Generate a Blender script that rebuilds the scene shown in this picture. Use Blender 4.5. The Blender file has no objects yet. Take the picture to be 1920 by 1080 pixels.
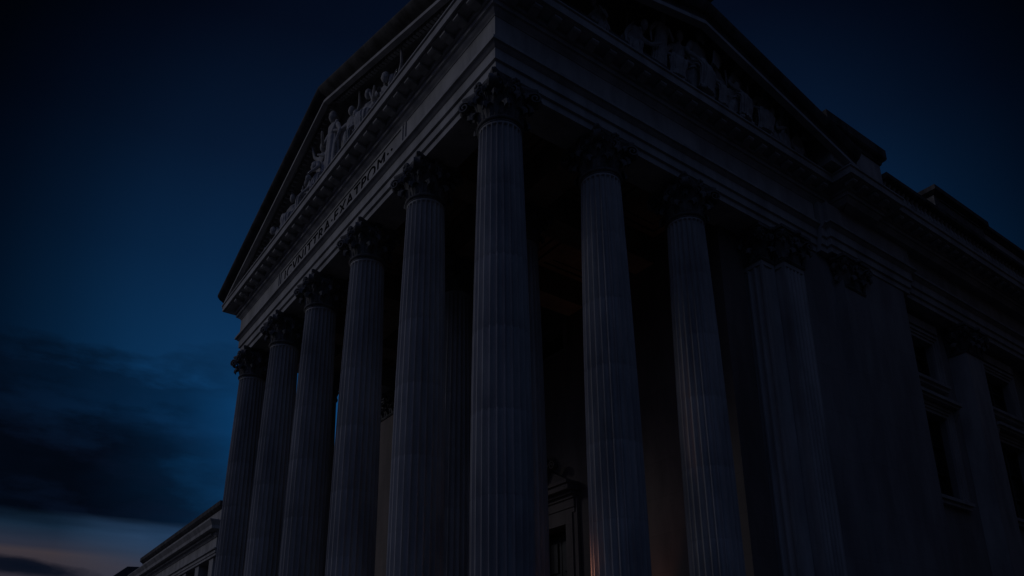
import bpy, bmesh, math, random
from mathutils import Vector, Matrix
random.seed(7)
S, G = 4.0, 4.305            # 1 unit = one column spacing (4 m); G = height of the necking above the ground
SR = 0.918                   # column spacing along the flank
PI = math.pi
scene = bpy.context.scene
col = scene.collection
def W(p): return (p[0]*S, p[1]*S, (p[2]+G)*S)

# ------------------------------------------------------------------ materials
def mat(name, c1, c2, scale=3.0, rough=0.75, bump=0.15, streak=True, spec=0.25):
    m = bpy.data.materials.new(name); m.use_nodes = True
    nt = m.node_tree; b = nt.nodes['Principled BSDF']
    tc = nt.nodes.new('ShaderNodeTexCoord'); mp = nt.nodes.new('ShaderNodeMapping')
    mp.inputs['Scale'].default_value = (1, 1, 0.25 if streak else 1)
    n1 = nt.nodes.new('ShaderNodeTexNoise'); n1.inputs['Scale'].default_value = scale; n1.inputs['Detail'].default_value = 8; n1.inputs['Roughness'].default_value = 0.65
    n2 = nt.nodes.new('ShaderNodeTexNoise'); n2.inputs['Scale'].default_value = scale*9; n2.inputs['Detail'].default_value = 4
    cr = nt.nodes.new('ShaderNodeValToRGB')
    cr.color_ramp.elements[0].position = 0.36; cr.color_ramp.elements[0].color = (*c2, 1)
    cr.color_ramp.elements[1].position = 0.62; cr.color_ramp.elements[1].color = (*c1, 1)
    bp = nt.nodes.new('ShaderNodeBump'); bp.inputs['Strength'].default_value = bump; bp.inputs['Distance'].default_value = 0.03
    L = nt.links.new
    oi = nt.nodes.new('ShaderNodeObjectInfo'); ml = nt.nodes.new('ShaderNodeMath'); ml.operation='MULTIPLY'; ml.inputs[1].default_value=37.0
    va = nt.nodes.new('ShaderNodeVectorMath'); va.operation='ADD'; L(oi.outputs['Random'],ml.inputs[0]); L(tc.outputs['Object'],va.inputs[0]); L(ml.outputs[0],va.inputs[1]); L(va.outputs[0], mp.inputs['Vector']); L(mp.outputs[0], n1.inputs['Vector']); L(tc.outputs['Object'], n2.inputs['Vector'])
    L(n1.outputs['Fac'], cr.inputs['Fac']); L(cr.outputs[0], b.inputs['Base Color'])
    L(n2.outputs['Fac'], bp.inputs['Height']); L(bp.outputs[0], b.inputs['Normal'])
    b.inputs['Roughness'].default_value = rough; b.inputs['Specular IOR Level'].default_value = spec
    return m
def ashlar(name, c1, c2, bw, bh):
    """stone wall in courses: brick texture for thin joints and block to block tone"""
    m = mat(name, c1, c2, 0.9, 0.8, 0.1)
    nt = m.node_tree; b = nt.nodes['Principled BSDF']; L = nt.links.new
    tc = nt.nodes.new('ShaderNodeTexCoord'); sx = nt.nodes.new('ShaderNodeSeparateXYZ'); ad = nt.nodes.new('ShaderNodeMath'); cx = nt.nodes.new('ShaderNodeCombineXYZ')
    br = nt.nodes.new('ShaderNodeTexBrick'); mx = nt.nodes.new('ShaderNodeMixRGB'); mx.blend_type = 'MULTIPLY'; mx.inputs[0].default_value = 1
    L(tc.outputs['Object'], sx.inputs[0]); L(sx.outputs[0], ad.inputs[0]); L(sx.outputs[1], ad.inputs[1])
    L(ad.outputs[0], cx.inputs[0]); L(sx.outputs[2], cx.inputs[1]); L(cx.outputs[0], br.inputs['Vector'])
    br.inputs['Scale'].default_value = 1; br.inputs['Brick Width'].default_value = bw; br.inputs['Row Height'].default_value = bh
    br.inputs['Mortar Size'].default_value = 0.008; br.inputs['Color1'].default_value = (1,1,1,1); br.inputs['Color2'].default_value = (.92,.92,.93,1); br.inputs['Mortar'].default_value = (.74,.74,.74,1)
    old = b.inputs['Base Color'].links[0].from_socket
    L(old, mx.inputs[1]); L(br.outputs[0], mx.inputs[2]); L(mx.outputs[0], b.inputs['Base Color'])
    return m
M = {}
M['marble'] = mat('marble', (.50,.49,.47), (.31,.305,.295), 1.1, .7, .15)
M['marble_shaft'] = mat('shaft marble', (.52,.51,.49), (.29,.285,.28), .9, .7, .15)
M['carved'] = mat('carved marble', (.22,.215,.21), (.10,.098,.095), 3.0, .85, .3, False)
M['statue'] = mat('statue marble', (.50,.49,.475), (.33,.325,.32), 4.0, .8, .25, False)
M['ashlar'] = ashlar('ashlar marble', (.38,.375,.365), (.26,.255,.25), 4.4, 1.7)
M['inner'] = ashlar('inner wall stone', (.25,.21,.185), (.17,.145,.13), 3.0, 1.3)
M['ceiling'] = mat('painted ceiling', (.36,.27,.19), (.24,.17,.12), 1.5, .85, .1, False)
M['dark_marble'] = mat('dark marble', (.13,.125,.12), (.05,.048,.046), 2.0, .9, .25)  # darker marble for the crown mouldings, copings and apex block
M['bronze'] = mat('dark bronze', (.035,.03,.026), (.02,.018,.016), 6, .45, .1, False, .5)
M['lead'] = mat('blackened lead lettering', (.03,.03,.031), (.02,.02,.021), 6, 1.0, .05, False, .0)
M['granite'] = mat('granite', (.20,.20,.20), (.13,.13,.135), 6, .8, .2, False)
M['paving'] = ashlar('paving', (.05,.05,.05), (.035,.035,.036), 1.6, 1.6)
M['roofing'] = mat('lead roof', (.12,.125,.13), (.07,.07,.075), 2, .6, .1, False)
M['foliage'] = mat('foliage', (.07,.09,.04), (.03,.045,.02), 2, .8, .2, False)
M['bark'] = mat('bark', (.09,.07,.055), (.05,.04,.03), 6, .9, .4)
M['brick'] = mat('brown brick', (.22,.14,.10), (.14,.09,.07), 4, .85, .2, False)
def glass():
    m = bpy.data.materials.new('window glass'); m.use_nodes = True; b = m.node_tree.nodes['Principled BSDF']
    n = m.node_tree.nodes.new('ShaderNodeTexNoise'); n.inputs['Scale'].default_value = .6
    bp = m.node_tree.nodes.new('ShaderNodeBump'); bp.inputs['Strength'].default_value = .05
    m.node_tree.links.new(n.outputs['Fac'], bp.inputs['Height']); m.node_tree.links.new(bp.outputs[0], b.inputs['Normal'])
    b.inputs['Base Color'].default_value = (.015,.018,.022,1); b.inputs['Roughness'].default_value = .06; b.inputs['Specular IOR Level'].default_value = .6
    return m
M['glass'] = glass()
def emit(name, c, s):
    m = bpy.data.materials.new(name); m.use_nodes = True; b = m.node_tree.nodes['Principled BSDF']
    b.inputs['Base Color'].default_value = (.2,.15,.1,1); b.inputs['Emission Color'].default_value = (*c,1); b.inputs['Emission Strength'].default_value = s
    return m
M['lens'] = emit('lit lens', (1,.42,.16), 30)

# ------------------------------------------------------------------ mesh builder
class MB:
    def __init__(s): s.v=[]; s.f=[]
    def add(s, vs, fs):
        k=len(s.v); s.v+= [tuple(v) for v in vs]; s.f+=[tuple(i+k for i in f) for f in fs]; return s
    def box(s, x0,x1,y0,y1,z0,z1):
        return s.add([(x0,y0,z0),(x1,y0,z0),(x1,y1,z0),(x0,y1,z0),(x0,y0,z1),(x1,y0,z1),(x1,y1,z1),(x0,y1,z1)],
              [(0,3,2,1),(4,5,6,7),(0,1,5,4),(1,2,6,5),(2,3,7,6),(3,0,4,7)])
    def rings(s, rs, caps=True, closed=True):
        n=len(rs[0]); vs=[p for r in rs for p in r]; fs=[]
        for i in range(len(rs)-1):
            for j in range(n if closed else n-1):
                a=i*n+j; b=i*n+(j+1)%n; fs.append((a,b,b+n,a+n))
        if caps: fs.append(tuple(range(n))[::-1]); fs.append(tuple(range((len(rs)-1)*n,len(rs)*n)))
        return s.add(vs,fs)
    def lathe(s, prof, n=32, c=(0,0), caps=True):
        return s.rings([[(c[0]+r*math.cos(2*PI*j/n), c[1]+r*math.sin(2*PI*j/n), h) for j in range(n)] for r,h in prof], caps)
    def sweep(s, prof, path):
        """closed profile (o,h) carried along a plan polyline; o is measured to the right-hand side of the walk; mitred, capped"""
        n=len(path); rs=[]
        def nrm(a,b):
            dx,dy=b[0]-a[0],b[1]-a[1]; l=math.hypot(dx,dy); return (dy/l,-dx/l)
        for i,p in enumerate(path):
            if i==0: m=nrm(path[0],path[1])
            elif i==n-1: m=nrm(path[-2],path[-1])
            else:
                a=nrm(path[i-1],p); b=nrm(p,path[i+1]); k=1+a[0]*b[0]+a[1]*b[1]
                m=((a[0]+b[0])/k,(a[1]+b[1])/k)
            rs.append([(p[0]+m[0]*o,p[1]+m[1]*o,h) for o,h in prof])
        return s.rings(rs)
    def rake(s, prof, axis, t0,h0,t1,h1):
        """profile (o,v) carried up a gable slope; axis 'x': face y=-o, axis 'y': face x=-o"""
        rs=[]
        for t,h in ((t0,h0),(t1,h1)):
            rs.append([((t,-o,h+v) if axis=='x' else (-o,t,h+v)) for o,v in prof])
        return s.rings(rs)
    def build(s, name, m, parent=None, smooth=None, origin=None):
        me=bpy.data.meshes.new(name); o0=origin or (0,0,0)
        me.from_pydata([(( v[0]-o0[0])*S,(v[1]-o0[1])*S,(v[2]-o0[2])*S) for v in s.v],[],s.f)
        bm=bmesh.new(); bm.from_mesh(me); bmesh.ops.recalc_face_normals(bm, faces=bm.faces); bm.to_mesh(me); bm.free()
        if smooth:
            me.shade_smooth(); me.set_sharp_from_angle(angle=math.radians(smooth))
        me.materials.append(m)
        o=bpy.data.objects.new(name,me); col.objects.link(o)
        w=Vector(W(o0))
        o.location = w
        if parent:
            o.parent=parent; o.location = w - parent_world(parent)
        return o
def parent_world(o):
    v=Vector(o.location)
    while o.parent: o=o.parent; v+=Vector(o.location)
    return v
def tag(o,label=None,cat=None,group=None,kind=None):
    if label: o['label']=label
    if cat: o['category']=cat
    if group: o['group']=group
    if kind: o['kind']=kind
    return o
def empty(name,p,label=None,cat=None,group=None):
    o=bpy.data.objects.new(name,None); col.objects.link(o); o.location=W(p); o.empty_display_size=.5
    return tag(o,label,cat,group)
def copy_tree(o, parent, p=None, rz=None):
    c=o.copy(); col.objects.link(c); c.parent=parent
    if p is not None: c.location=Vector(W(p))-parent_world(parent)
    if rz is not None: c.rotation_euler=(0,0,rz)
    for ch in list(o.children): copy_tree(ch,c)
    return c

# ------------------------------------------------------------------ classical parts
RT = .147
def rad(z):
    t=min(1,max(0,-z/3.15)); return RT+.041*t+.012*math.sin(PI*t)
BASE_H=-3.36
def shaft_mesh():
    NF, K = 24, 8
    def ring(z, depth):
        r=rad(z); out=[]
        for i in range(NF):
            for k in range(K):
                a=2*PI*(i+k/K)/NF
                u=k/K
                if u<.2: d=0
                else:
                    t=(u-.2)/.8*2-1; d=math.sqrt(max(0,1-t*t))
                rr=r-depth*d*.0185*(r/RT)
                out.append((rr*math.cos(a),rr*math.sin(a),z))
        return out
    rs=[ring(-3.16,0),ring(-3.12,0),ring(-3.11,.75),ring(-3.08,1)]
    joints=[-2.62,-2.1,-1.56,-1.05,-.52]
    zs=[-3.08+i*(3.08-.075)/13 for i in range(1,14)]
    lev=[(z,1,0) for z in zs]
    for j in joints: lev+=[(j-.0045,1,0),(j-.001,1,.0018),(j+.001,1,.0018),(j+.0045,1,0)]
    for z,dp,ins in sorted(lev):
        r=ring(z,dp)
        if ins: r=[(x*(1-ins/rad(z)),y*(1-ins/rad(z)),z) for x,y,z in r]
        rs.append(r)
    rs+=[ring(-.062,1),ring(-.045,.75),ring(-.036,0),ring(-.022,0)]
    return MB().rings(rs)
def astragal(mb,c=(0,0)):
    pr=[(RT-.002,-.022),(RT+.004,-.02),(RT+.006,-.013),(RT+.003,-.008),(RT+.011,-.005),(RT+.017,.003),(RT+.017,.012),(RT+.011,.019),(RT+.001,.021)]
    return mb.lathe(pr,40,c)
def leaf(mb, org, out, h0, h1, w, bell, curl=.045, lobes=3):
    """acanthus leaf: springs at height h0, rises along bell(h) then curls out; out = outward plan unit vector"""
    tx,ty=-out[1],out[0]; NT,NS=13,9; vs=[];fs=[]
    hc=h1-curl
    for i in range(NT):
        t=i/(NT-1)
        if t<.66:
            q=t/.66; h=h0+(hc-h0)*q; r=bell(h)+.006+.012*q*q
        else:
            a=(t-.66)/.34*PI*1.12; h=hc+curl*math.sin(a); r=bell(hc)+.018+curl*.95*(1-math.cos(a))*.72
        ww=w*(.72+.42*math.sin(PI*min(1,t*1.05))) * (1-.62*max(0,(t-.6)/.4)**1.6)
        ww*=1-.2*abs(math.sin(PI*lobes*t*1.3))
        for j in range(NS):
            s=j/(NS-1)*2-1
            cup=-.022*s*s*(1-.3*t) + .006*(1-abs(s))**2 - .004*math.cos(s*PI*3)
            rr=r+cup
            x=org[0]+out[0]*rr+tx*ww*s*.5; y=org[1]+out[1]*rr+ty*ww*s*.5
            vs.append((x,y,h-.012*s*s*(1 if t>.66 else 0)))
    for i in range(NT-1):
        for j in range(NS-1):
            a=i*NS+j; fs.append((a,a+1,a+1+NS,a+NS))
    # give the leaf thickness
    k=len(vs)
    back=[(v[0]-out[0]*.009,v[1]-out[1]*.009,v[2]-.003) for v in vs]
    fs2=[(f[3]+k,f[2]+k,f[1]+k,f[0]+k) for f in fs]
    edge=[i*NS for i in range(NT)]+[(NT-1)*NS+j for j in range(1,NS)]+[i*NS+NS-1 for i in range(NT-2,-1,-1)]+[j for j in range(NS-2,0,-1)]
    side=[(edge[i],edge[(i+1)%len(edge)],edge[(i+1)%len(edge)]+k,edge[i]+k) for i in range(len(edge))]
    mb.add(vs+back,fs+fs2+side)
def volute(mb, p0, p1, up, w=.032):
    """a helix: band rising from p0 and rolled up at p1"""
    d=Vector((p1[0]-p0[0],p1[1]-p0[1],0)); L=d.length; d.normalize(); n=Vector((-d.y,d.x,0))
    pts=[]
    for i in range(9):
        t=i/8; pts.append((L*t*.9, (up)*(1-(1-t)**1.7)))
    c=(L*.9,up-.042)
    for i in range(1,26):
        a=PI/2-i/25*2*PI*1.45; r=.042*(1-i/25*.8)
        pts.append((c[0]+r*math.cos(a),c[1]+r*math.sin(a)))
    rs=[]
    for k,(q,h) in enumerate(pts):
        a=pts[max(0,k-1)]; b=pts[min(len(pts)-1,k+1)]; tx,tz=b[0]-a[0],b[1]-a[1]; l=math.hypot(tx,tz) or 1; nx,nz=-tz/l,tx/l
        th=.011
        r=[]
        for sw,st in ((-1,-1),(1,-1),(1,1),(-1,1)):
            P=Vector((p0[0],p0[1],0))+d*(q+nx*th*st*.5)+n*(w*.5*sw)
            r.append((P.x,P.y,p0[2]+h+nz*th*st*.5))
        rs.append(r)
    mb.rings(rs)
def abacus(mb, r, h0, h1, c=(0,0)):
    """concave sided slab with cut corners"""
    out=[]
    for k in range(4):
        a0=PI/4+k*PI/2
        A=(r*math.cos(a0),r*math.sin(a0)); B=(r*math.cos(a0+PI/2),r*math.sin(a0+PI/2)); m=a0+PI/4
        for i in range(11):
            t=.06+.88*i/10; x=A[0]+(B[0]-A[0])*t; y=A[1]+(B[1]-A[1])*t
            s=math.sin(PI*t)*r*.17; out.append((x-s*math.cos(m),y-s*math.sin(m)))
    prof=[(.90,h0),(.93,h0+.010),(.94,h0+(h1-h0)*.45),(.985,h0+(h1-h0)*.6),(1.0,h0+(h1-h0)*.75),(1.0,h1)]
    mb.rings([[(c[0]+x*s,c[1]+y*s,h) for x,y in out] for s,h in prof])
CAP_H=.318
def capital_mesh():
    mb=MB(); astragal(mb)
    bell=lambda h: RT-.008+.055*max(0,h/.27)**2.6
    mb.lathe([(bell(h),h) for h in [.015+i*.255/12 for i in range(13)]],32)
    for i in range(8):
        a=2*PI*(i+.5)/8; leaf(mb,(0,0),(math.cos(a),math.sin(a)),.02,.125,.115,bell,.04)
    for i in range(8):
        a=2*PI*i/8; leaf(mb,(0,0),(math.cos(a),math.sin(a)),.03,.2,.118,bell,.044)
    for i in range(8):
        a=2*PI*(i+.5)/8; leaf(mb,(0,0),(math.cos(a),math.sin(a)),.12,.238,.06,bell,.03,2)
    R=.262
    for k in range(4):
        a=PI/4+k*PI/2
        for sgn in (-1,1):
            b=a+sgn*.52
            volute(mb,(.135*math.cos(b),.135*math.sin(b),.155),((R+.0)*math.cos(a+sgn*.07),(R)*math.sin(a+sgn*.07),0),.112)
        for sgn in (-1,1):
            b=a+PI/4+sgn*.30
            volute(mb,(.14*math.cos(b),.14*math.sin(b),.17),(.178*math.cos(a+PI/4+sgn*.1),.178*math.sin(a+PI/4+sgn*.1),0),.088,.022)
    abacus(mb,.292,.268,CAP_H)
    for k in range(4):   # fleuron on each side
        a=k*PI/2; cx,cy=.186*math.cos(a),.186*math.sin(a)
        for j in range(7):
            b=2*PI*j/7; r=.016 if j else 0
            o=(cx-math.sin(a)*.024*math.cos(b),cy+math.cos(a)*.024*math.cos(b))
            zc=.288+.024*math.sin(b)
            mb.lathe([(.003,zc-.015),(.015,zc-.008),(.018,zc),(.015,zc+.008),(.003,zc+.015)],8,o)
    return mb
def base_mesh():
    r=rad(-3.16); P=1.36*r
    mb=MB(); mb.box(-P,P,-P,P,BASE_H,BASE_H+.06)
    pr=[]
    def torus(rc,hc,rr,n=7): return [(rc+rr*math.cos(-PI/2+PI*i/(n-1)),hc+rr*math.sin(-PI/2+PI*i/(n-1))) for i in range(n)]
    pr+=[(r*.9,BASE_H+.06)]+torus(r*1.2,BASE_H+.092,.032)+[(r*1.16,BASE_H+.128),(r*1.08,BASE_H+.142),(r*1.12,BASE_H+.152)]+torus(r*1.1,BASE_H+.17,.018)+[(r*1.03,BASE_H+.19),(r,-3.16)]
    mb.lathe(pr,40); return mb

# ------------------------------------------------------------------ main building
bld = empty('neoclassical_building',(1.2,2.5,-G),'pale marble neoclassical building with fluted Corinthian columns and two sculpted gables','building')
shaft = shaft_mesh().build('column',M['marble_shaft'],bld,40,(0,0,0))
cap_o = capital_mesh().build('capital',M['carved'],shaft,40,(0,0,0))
base_o = base_mesh().build('base',M['marble'],shaft,40,(0,0,0))
FAR=5.0
spots=[(0,1),(0,2),(0,3),(0,3.945),(0,4.935)]+[(SR,0),(2*SR,0)]+[(SR,1),(SR,2)]+[(SR,FAR)]
for p in spots: copy_tree(shaft,bld,(p[0],p[1],0))

def fluted_outline(x0,x1,y0,y1, nfx, nfy):
    """plan outline of a pier, flutes cut in its -y face (nfx) and its -x face (nfy)"""
    out=[]
    def side(a,b,n,nx,ny):
        if not n: out.append(a); return
        L=math.hypot(b[0]-a[0],b[1]-a[1]); m=L*.05
        for i in range(n):
            for k in range(7):
                u=k/6; t=(m+(L-2*m)*(i+.1+.8*u)/n)/L; d=.013*math.sqrt(max(0,1-(2*u-1)**2))
                if i==0 and k==0: out.append(a)
                out.append((a[0]+(b[0]-a[0])*t-nx*d,a[1]+(b[1]-a[1])*t-ny*d))
    side((x0,y1),(x0,y0),nfy,-1,0); side((x0,y0),(x1,y0),nfx,0,-1); out.append((x1,y0)); out.append((x1,y1))
    return out
def pier(x0,x1,y0,y1,nfx,nfy,h0=BASE_H+.2,h1=0.0):
    out=fluted_outline(x0,x1,y0,y1,nfx,nfy); mb=MB()
    mb.rings([[(x,y,h) for x,y in out] for h in (h0,h1-.045)])
    mb.box(x0,x1,y0,y1,h1-.044,h1-.001)
    e=.03; mb.box(x0-e,x1+e,y0-e,y1+.0,BASE_H,BASE_H+.1); mb.box(x0-e*.55,x1+e*.55,y0-e*.55,y1+.0,BASE_H+.1,BASE_H+.2)
    return mb
def pier_capital(x0,x1,y0,y1,sides=('-y','-x'),h1=CAP_H):
    """square Corinthian capital: leaves on the shown faces, corner volutes, abacus slab"""
    mb=MB(); cx,cy=(x0+x1)/2,(y0+y1)/2
    def slab(e,a,b): mb.box(x0-e,x1+e,y0-e,y1+e,a,b)
    slab(.012,.0,.010); slab(.018,.011,.022); slab(.0,.023,.1); slab(.008,.101,.17); slab(.022,.171,.235); slab(.036,.236,.267)
    bell=lambda h:.006+.05*max(0,h/.27)**2.6
    for sd in sides:
        if sd=='-y': a,b,o=(x0,y0),(x1,y0),(0,-1)
        elif sd=='-x': a,b,o=(x0,y1),(x0,y0),(-1,0)
        elif sd=='+x': a,b,o=(x1,y0),(x1,y1),(1,0)
        else: a,b,o=(x1,y1),(x0,y1),(0,1)
        L=math.hypot(b[0]-a[0],b[1]-a[1]); n=max(1,round(L/.13))
        for i in range(n):
            t=(i+.5)/n; leaf(mb,(a[0]+(b[0]-a[0])*t,a[1]+(b[1]-a[1])*t),o,.02,.125,L/n*1.0,bell,.038)
        for i in range(n+1):
            t=i/n; q=o
            if i in(0,n):
                s=-1 if i==0 else 1; d=((b[0]-a[0])/L*s+o[0],(b[1]-a[1])/L*s+o[1]); q=(d[0]*.7071,d[1]*.7071)
            leaf(mb,(a[0]+(b[0]-a[0])*t,a[1]+(b[1]-a[1])*t),q,.03,.2,min(.118,L/n),bell,.042)
        for s in (0,1):
            c=a if s==0 else b; d=1 if s==0 else -1; ux,uy=(b[0]-a[0])/L*d,(b[1]-a[1])/L*d
            volute(mb,(c[0]+ux*L*.34+o[0]*.03,c[1]+uy*L*.34+o[1]*.03,.155),(c[0]-ux*.05+o[0]*.062,c[1]-uy*.05+o[1]*.062,0),.112)
            volute(mb,(c[0]+ux*L*.36+o[0]*.03,c[1]+uy*L*.36+o[1]*.03,.17),(c[0]+ux*L*.47+o[0]*.05,c[1]+uy*L*.47+o[1]*.05,0),.088,.022)
        zc=.288; m=((a[0]+b[0])/2+o[0]*.075,(a[1]+b[1])/2+o[1]*.075)
        mb.lathe([(.004,zc-.03),(.03,zc-.015),(.035,zc),(.03,zc+.015),(.004,zc+.03)],10,m)
    slab(.05,.268,.288); slab(.068,.2885,CAP_H)
    return mb
def pilaster(x0,x1,y0,y1,nfx,nfy,sides,m=None):
    o=pier(x0,x1,y0,y1,nfx,nfy).build('pilaster',m or M['marble_shaft'],bld,40)
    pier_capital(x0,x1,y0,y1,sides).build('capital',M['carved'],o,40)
    return o
pilaster(2.74,2.92,-.04,.26,1,4,('-x','-y'))
pilaster(2.925,3.205,-.137,.20,5,2,('-y','-x','+x'))
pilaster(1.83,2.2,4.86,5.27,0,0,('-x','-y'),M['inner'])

# --- entablature of the portico and the side wall, mitred round the corner
ARCH=[(-.16,.3185),(.112,.3185),(.112,.375),(.13,.380),(.13,.452),(.147,.457),(.147,.545),(.158,.552),(.175,.572),(.19,.577),(.19,.60),(.10,.604),(-.16,.604)]
FRZ=[(-.14,.604),(.147,.604),(.147,.828),(-.14,.828)]
COR=[(-.14,.828),(.152,.828),(.16,.845),(.178,.858),(.185,.872),(.2,.874),(.2,.912),(.218,.914),(.218,.960),(.312,.962),(.312,.972),(.333,.972),(.333,1.038),(.345,1.044),(.345,1.058),(.10,1.085),(-.14,1.085)]
port=[(3.50,0),(0,0),(0,FAR),(3.0,FAR)]
port=port[::-1]             # walk so that the outside lies to the right hand
def flip(path): return path[::-1]
def fixside(path):
    return path
arch = MB().sweep(ARCH,port).build('architrave',M['marble'],bld,30)
frz = MB().sweep(FRZ,port).build('frieze',M['marble'],bld)
cor = MB().sweep(COR,[(3.74,0),(0,0),(0,FAR),(3.0,FAR)][::-1]).build('cornice',M['marble'],bld,30)
side_path=[(3.51,-.045),(3.72,-.045),(3.72,-.088),(4.83,-.088),(4.83,-.045),(16,-.045)]
MB().sweep(ARCH,side_path).build('architrave',M['marble'],bld,30)
MB().sweep(FRZ,side_path).build('frieze',M['marble'],bld)
corm = MB().sweep(COR,[(3.90,.05),(3.90,-.19),(4.12,-.19),(4.12,-.135),(16,-.135)]).build('cornice',M['marble'],bld,30)
MB().box(3.76,16,-.05,.6,.83,1.08).build('cornice_backing',M['marble'],bld)
# modillions under the corona, one mesh copied along each cornice
def modillion():
    mb=MB(); w=.034
    pr=[(.219,.958),(.219,.918),(.245,.921),(.275,.935),(.295,.93),(.307,.94),(.307,.958)]
    return mb.rings([[( x,-o,h) for o,h in pr] for x in (-w,w)])
mod = modillion().build('modillion',M['marble'],cor,30,(0,0,0))
mod.location=Vector(W((-.06,0,0)))-parent_world(cor); mods=[mod]
def put_mod(parent,p,rz):
    c=mod.copy(); col.objects.link(c); c.parent=parent; c.location=Vector(W(p))-parent_world(parent); c.rotation_euler=(0,0,rz)
for i in range(1,21): put_mod(cor,(-.06+i*.178,0,0),0)
for i in range(0,29): put_mod(cor,(0,.06+i*.178-.12,0),-PI/2)
for i in range(0,22): put_mod(corm,(3.67+i*.178,-.19 if i<4 else -.135,0),0)
# dentils: small blocks, worked into one mesh with their band
def dentils(name,parent,axis,t0,t1,step,o0,o1,h0,h1,slope=None):
    mb=MB(); n=int(abs(t1-t0)/step)
    for i in range(n):
        t=t0+(t1-t0)*i/n; dh=0 if slope is None else slope(t)
        if axis=='x': mb.box(t,t+step*.55,-o1,-o0,h0+dh,h1+dh)
        else: mb.box(-o1,-o0,t,t+step*.55,h0+dh,h1+dh)
    return mb.build(name,M['marble'],parent)
# --- inscription panel and letters on the front frieze
pan=MB(); 
for a,b,c,d in ((1.15,3.85,.612,.630),(1.15,3.85,.806,.822)): pan.box(-.156,-.1465,a,b,c,d)
for a in (1.15,3.832): pan.box(-.156,-.1465,a,a+.018,.630,.806)
for a in (1.10,3.885): pan.box(-.156,-.1465,a,a+.018,.612,.822)
pan.build('inscription_frame',M['marble'],frz)
def lettering(txt, size, y_left, y_right, hbase):
    cu=bpy.data.curves.new('t','FONT'); cu.body=txt; cu.size=1; cu.extrude=.02; cu.offset=.0; cu.space_character=1.12
    ob=bpy.data.objects.new('t',cu); col.objects.link(ob)
    dg=bpy.context.evaluated_depsgraph_get(); me=bpy.data.meshes.new_from_object(ob.evaluated_get(dg)); bpy.data.objects.remove(ob)
    xs=[v.co.x for v in me.vertices]; ys=[v.co.y for v in me.vertices]; x0,x1=min(xs),max(xs); hh=max(ys)
    for v in me.vertices:
        x,y,z=v.co; v.co=((-.1475-(z+.02)*.1)*S,(y_left+(y_right-y_left)*(x-x0)/(x1-x0))*S,(hbase+y/hh*size)*S)
    me.materials.clear(); me.materials.append(M['lead'])
    o=bpy.data.objects.new('inscription',me); col.objects.link(o); o.parent=frz; o.location=Vector(W((0,0,0)))-parent_world(frz)
    return o
lettering('ICVNITTRA\u00b7EXATPOM\u00b7\u00b7',.122,3.72,1.33,.655)

# --- gables
def gable(axis,o_t,tA,tM,tB,hA,hM,name='tympanum'):
    mb=MB(); P=lambda t,o,h:(t,-o,h) if axis=='x' else (-o,t,h)
    rs=[[P(tA,o,1.05),P(tB,o,1.05),P(tB,o,hA),P(tM,o,hM),P(tA,o,hA)] for o in (o_t,o_t-.12)]
    return mb.rings(rs)
# front gable
RK=[(.05,.13),(.285,.11),(.285,.0),(.336,.0),(.336,.030),(.05,.188)]
CY=[(.29,.058),(.328,.0365),(.325,.05),(.318,.066),(.345,.085),(.372,.10),(.395,.125),(.403,.14),(.405,.155),(.30,.195),(.05,.235),(.05,.203)]
fg=gable('y',.08,-.33,2.5,5.33,1.18,2.13).build('pediment',M['marble'],bld)
MB().rake(RK,'y',5.36,1.03,2.5,1.985).build('raking_cornice',M['marble'],fg,30)
MB().rake(RK,'y',-.36,1.03,2.5,1.985).build('raking_cornice',M['marble'],fg,30)
for e in (5.36,-.36): MB().rake(CY,'y',e,1.03,2.5,1.985).build('cymatium',M['dark_marble'],fg,20)
sl=lambda t:(1.985-1.03)/2.86*(2.86-abs(t-2.5))+1.03
dentils('dentil_band',fg,'y',-.2,2.45,.055,.20,.245,.03,.098,sl)
dentils('dentil_band',fg,'y',2.55,5.2,.055,.20,.245,.03,.098,sl)
# flank gable
XM,XA,XB,HA,HM=1.72,-.33,3.77,1.09,1.595
RK2=[(.05,.30),(.40,.20),(.44,.17),(.44,.0),(.5,.0),(.5,.030),(.43,.195),(.05,.305)]
CY2=[(.466,.115),(.492,.052),(.480,.085),(.49,.105),(.515,.12),(.537,.15),(.546,.175),(.548,.2),(.4,.25),(.05,.36),(.05,.313),(.434,.213)]
sg=gable('x',.08,-.33,XM,3.76,1.43,1.945).build('pediment',M['marble'],bld)
MB().rake(RK2,'x',XA,HA,XM,HM).build('raking_cornice',M['marble'],sg,30)
MB().rake(RK2,'x',XB,HA,XM,HM).build('raking_cornice',M['marble'],sg,30)
for e in (XA,XB): MB().rake(CY2,'x',e,HA,XM,HM).build('cymatium',M['dark_marble'],sg,20)
sl2=lambda t:HM-(HM-HA)/2.05*abs(t-XM)
rb_=MB().rings([[(x,-o,h) for o,h in ((.27,.30),(.27,.165),(.33,.15),(.40,.165),(.42,.185),(.42,.30))] for x in (-.022,.022)]).build('raking_bracket',M['marble'],sg,30,(0,0,0))
def put_rb(t,first=[True]):
    c=rb_ if first[0] else rb_.copy()
    if not first[0]: col.objects.link(c)
    first[0]=False; c.parent=sg; c.location=Vector(W((t,0,sl2(t))))-parent_world(sg)
for i in range(24):
    t=-.15+i*.165
    if abs(t-XM)>.06: put_rb(t)
MB().box(XM-.05,XM+.05,-.56,-.35,HM+.236,HM+.275).build('apex_block',M['dark_marble'],sg)
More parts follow.
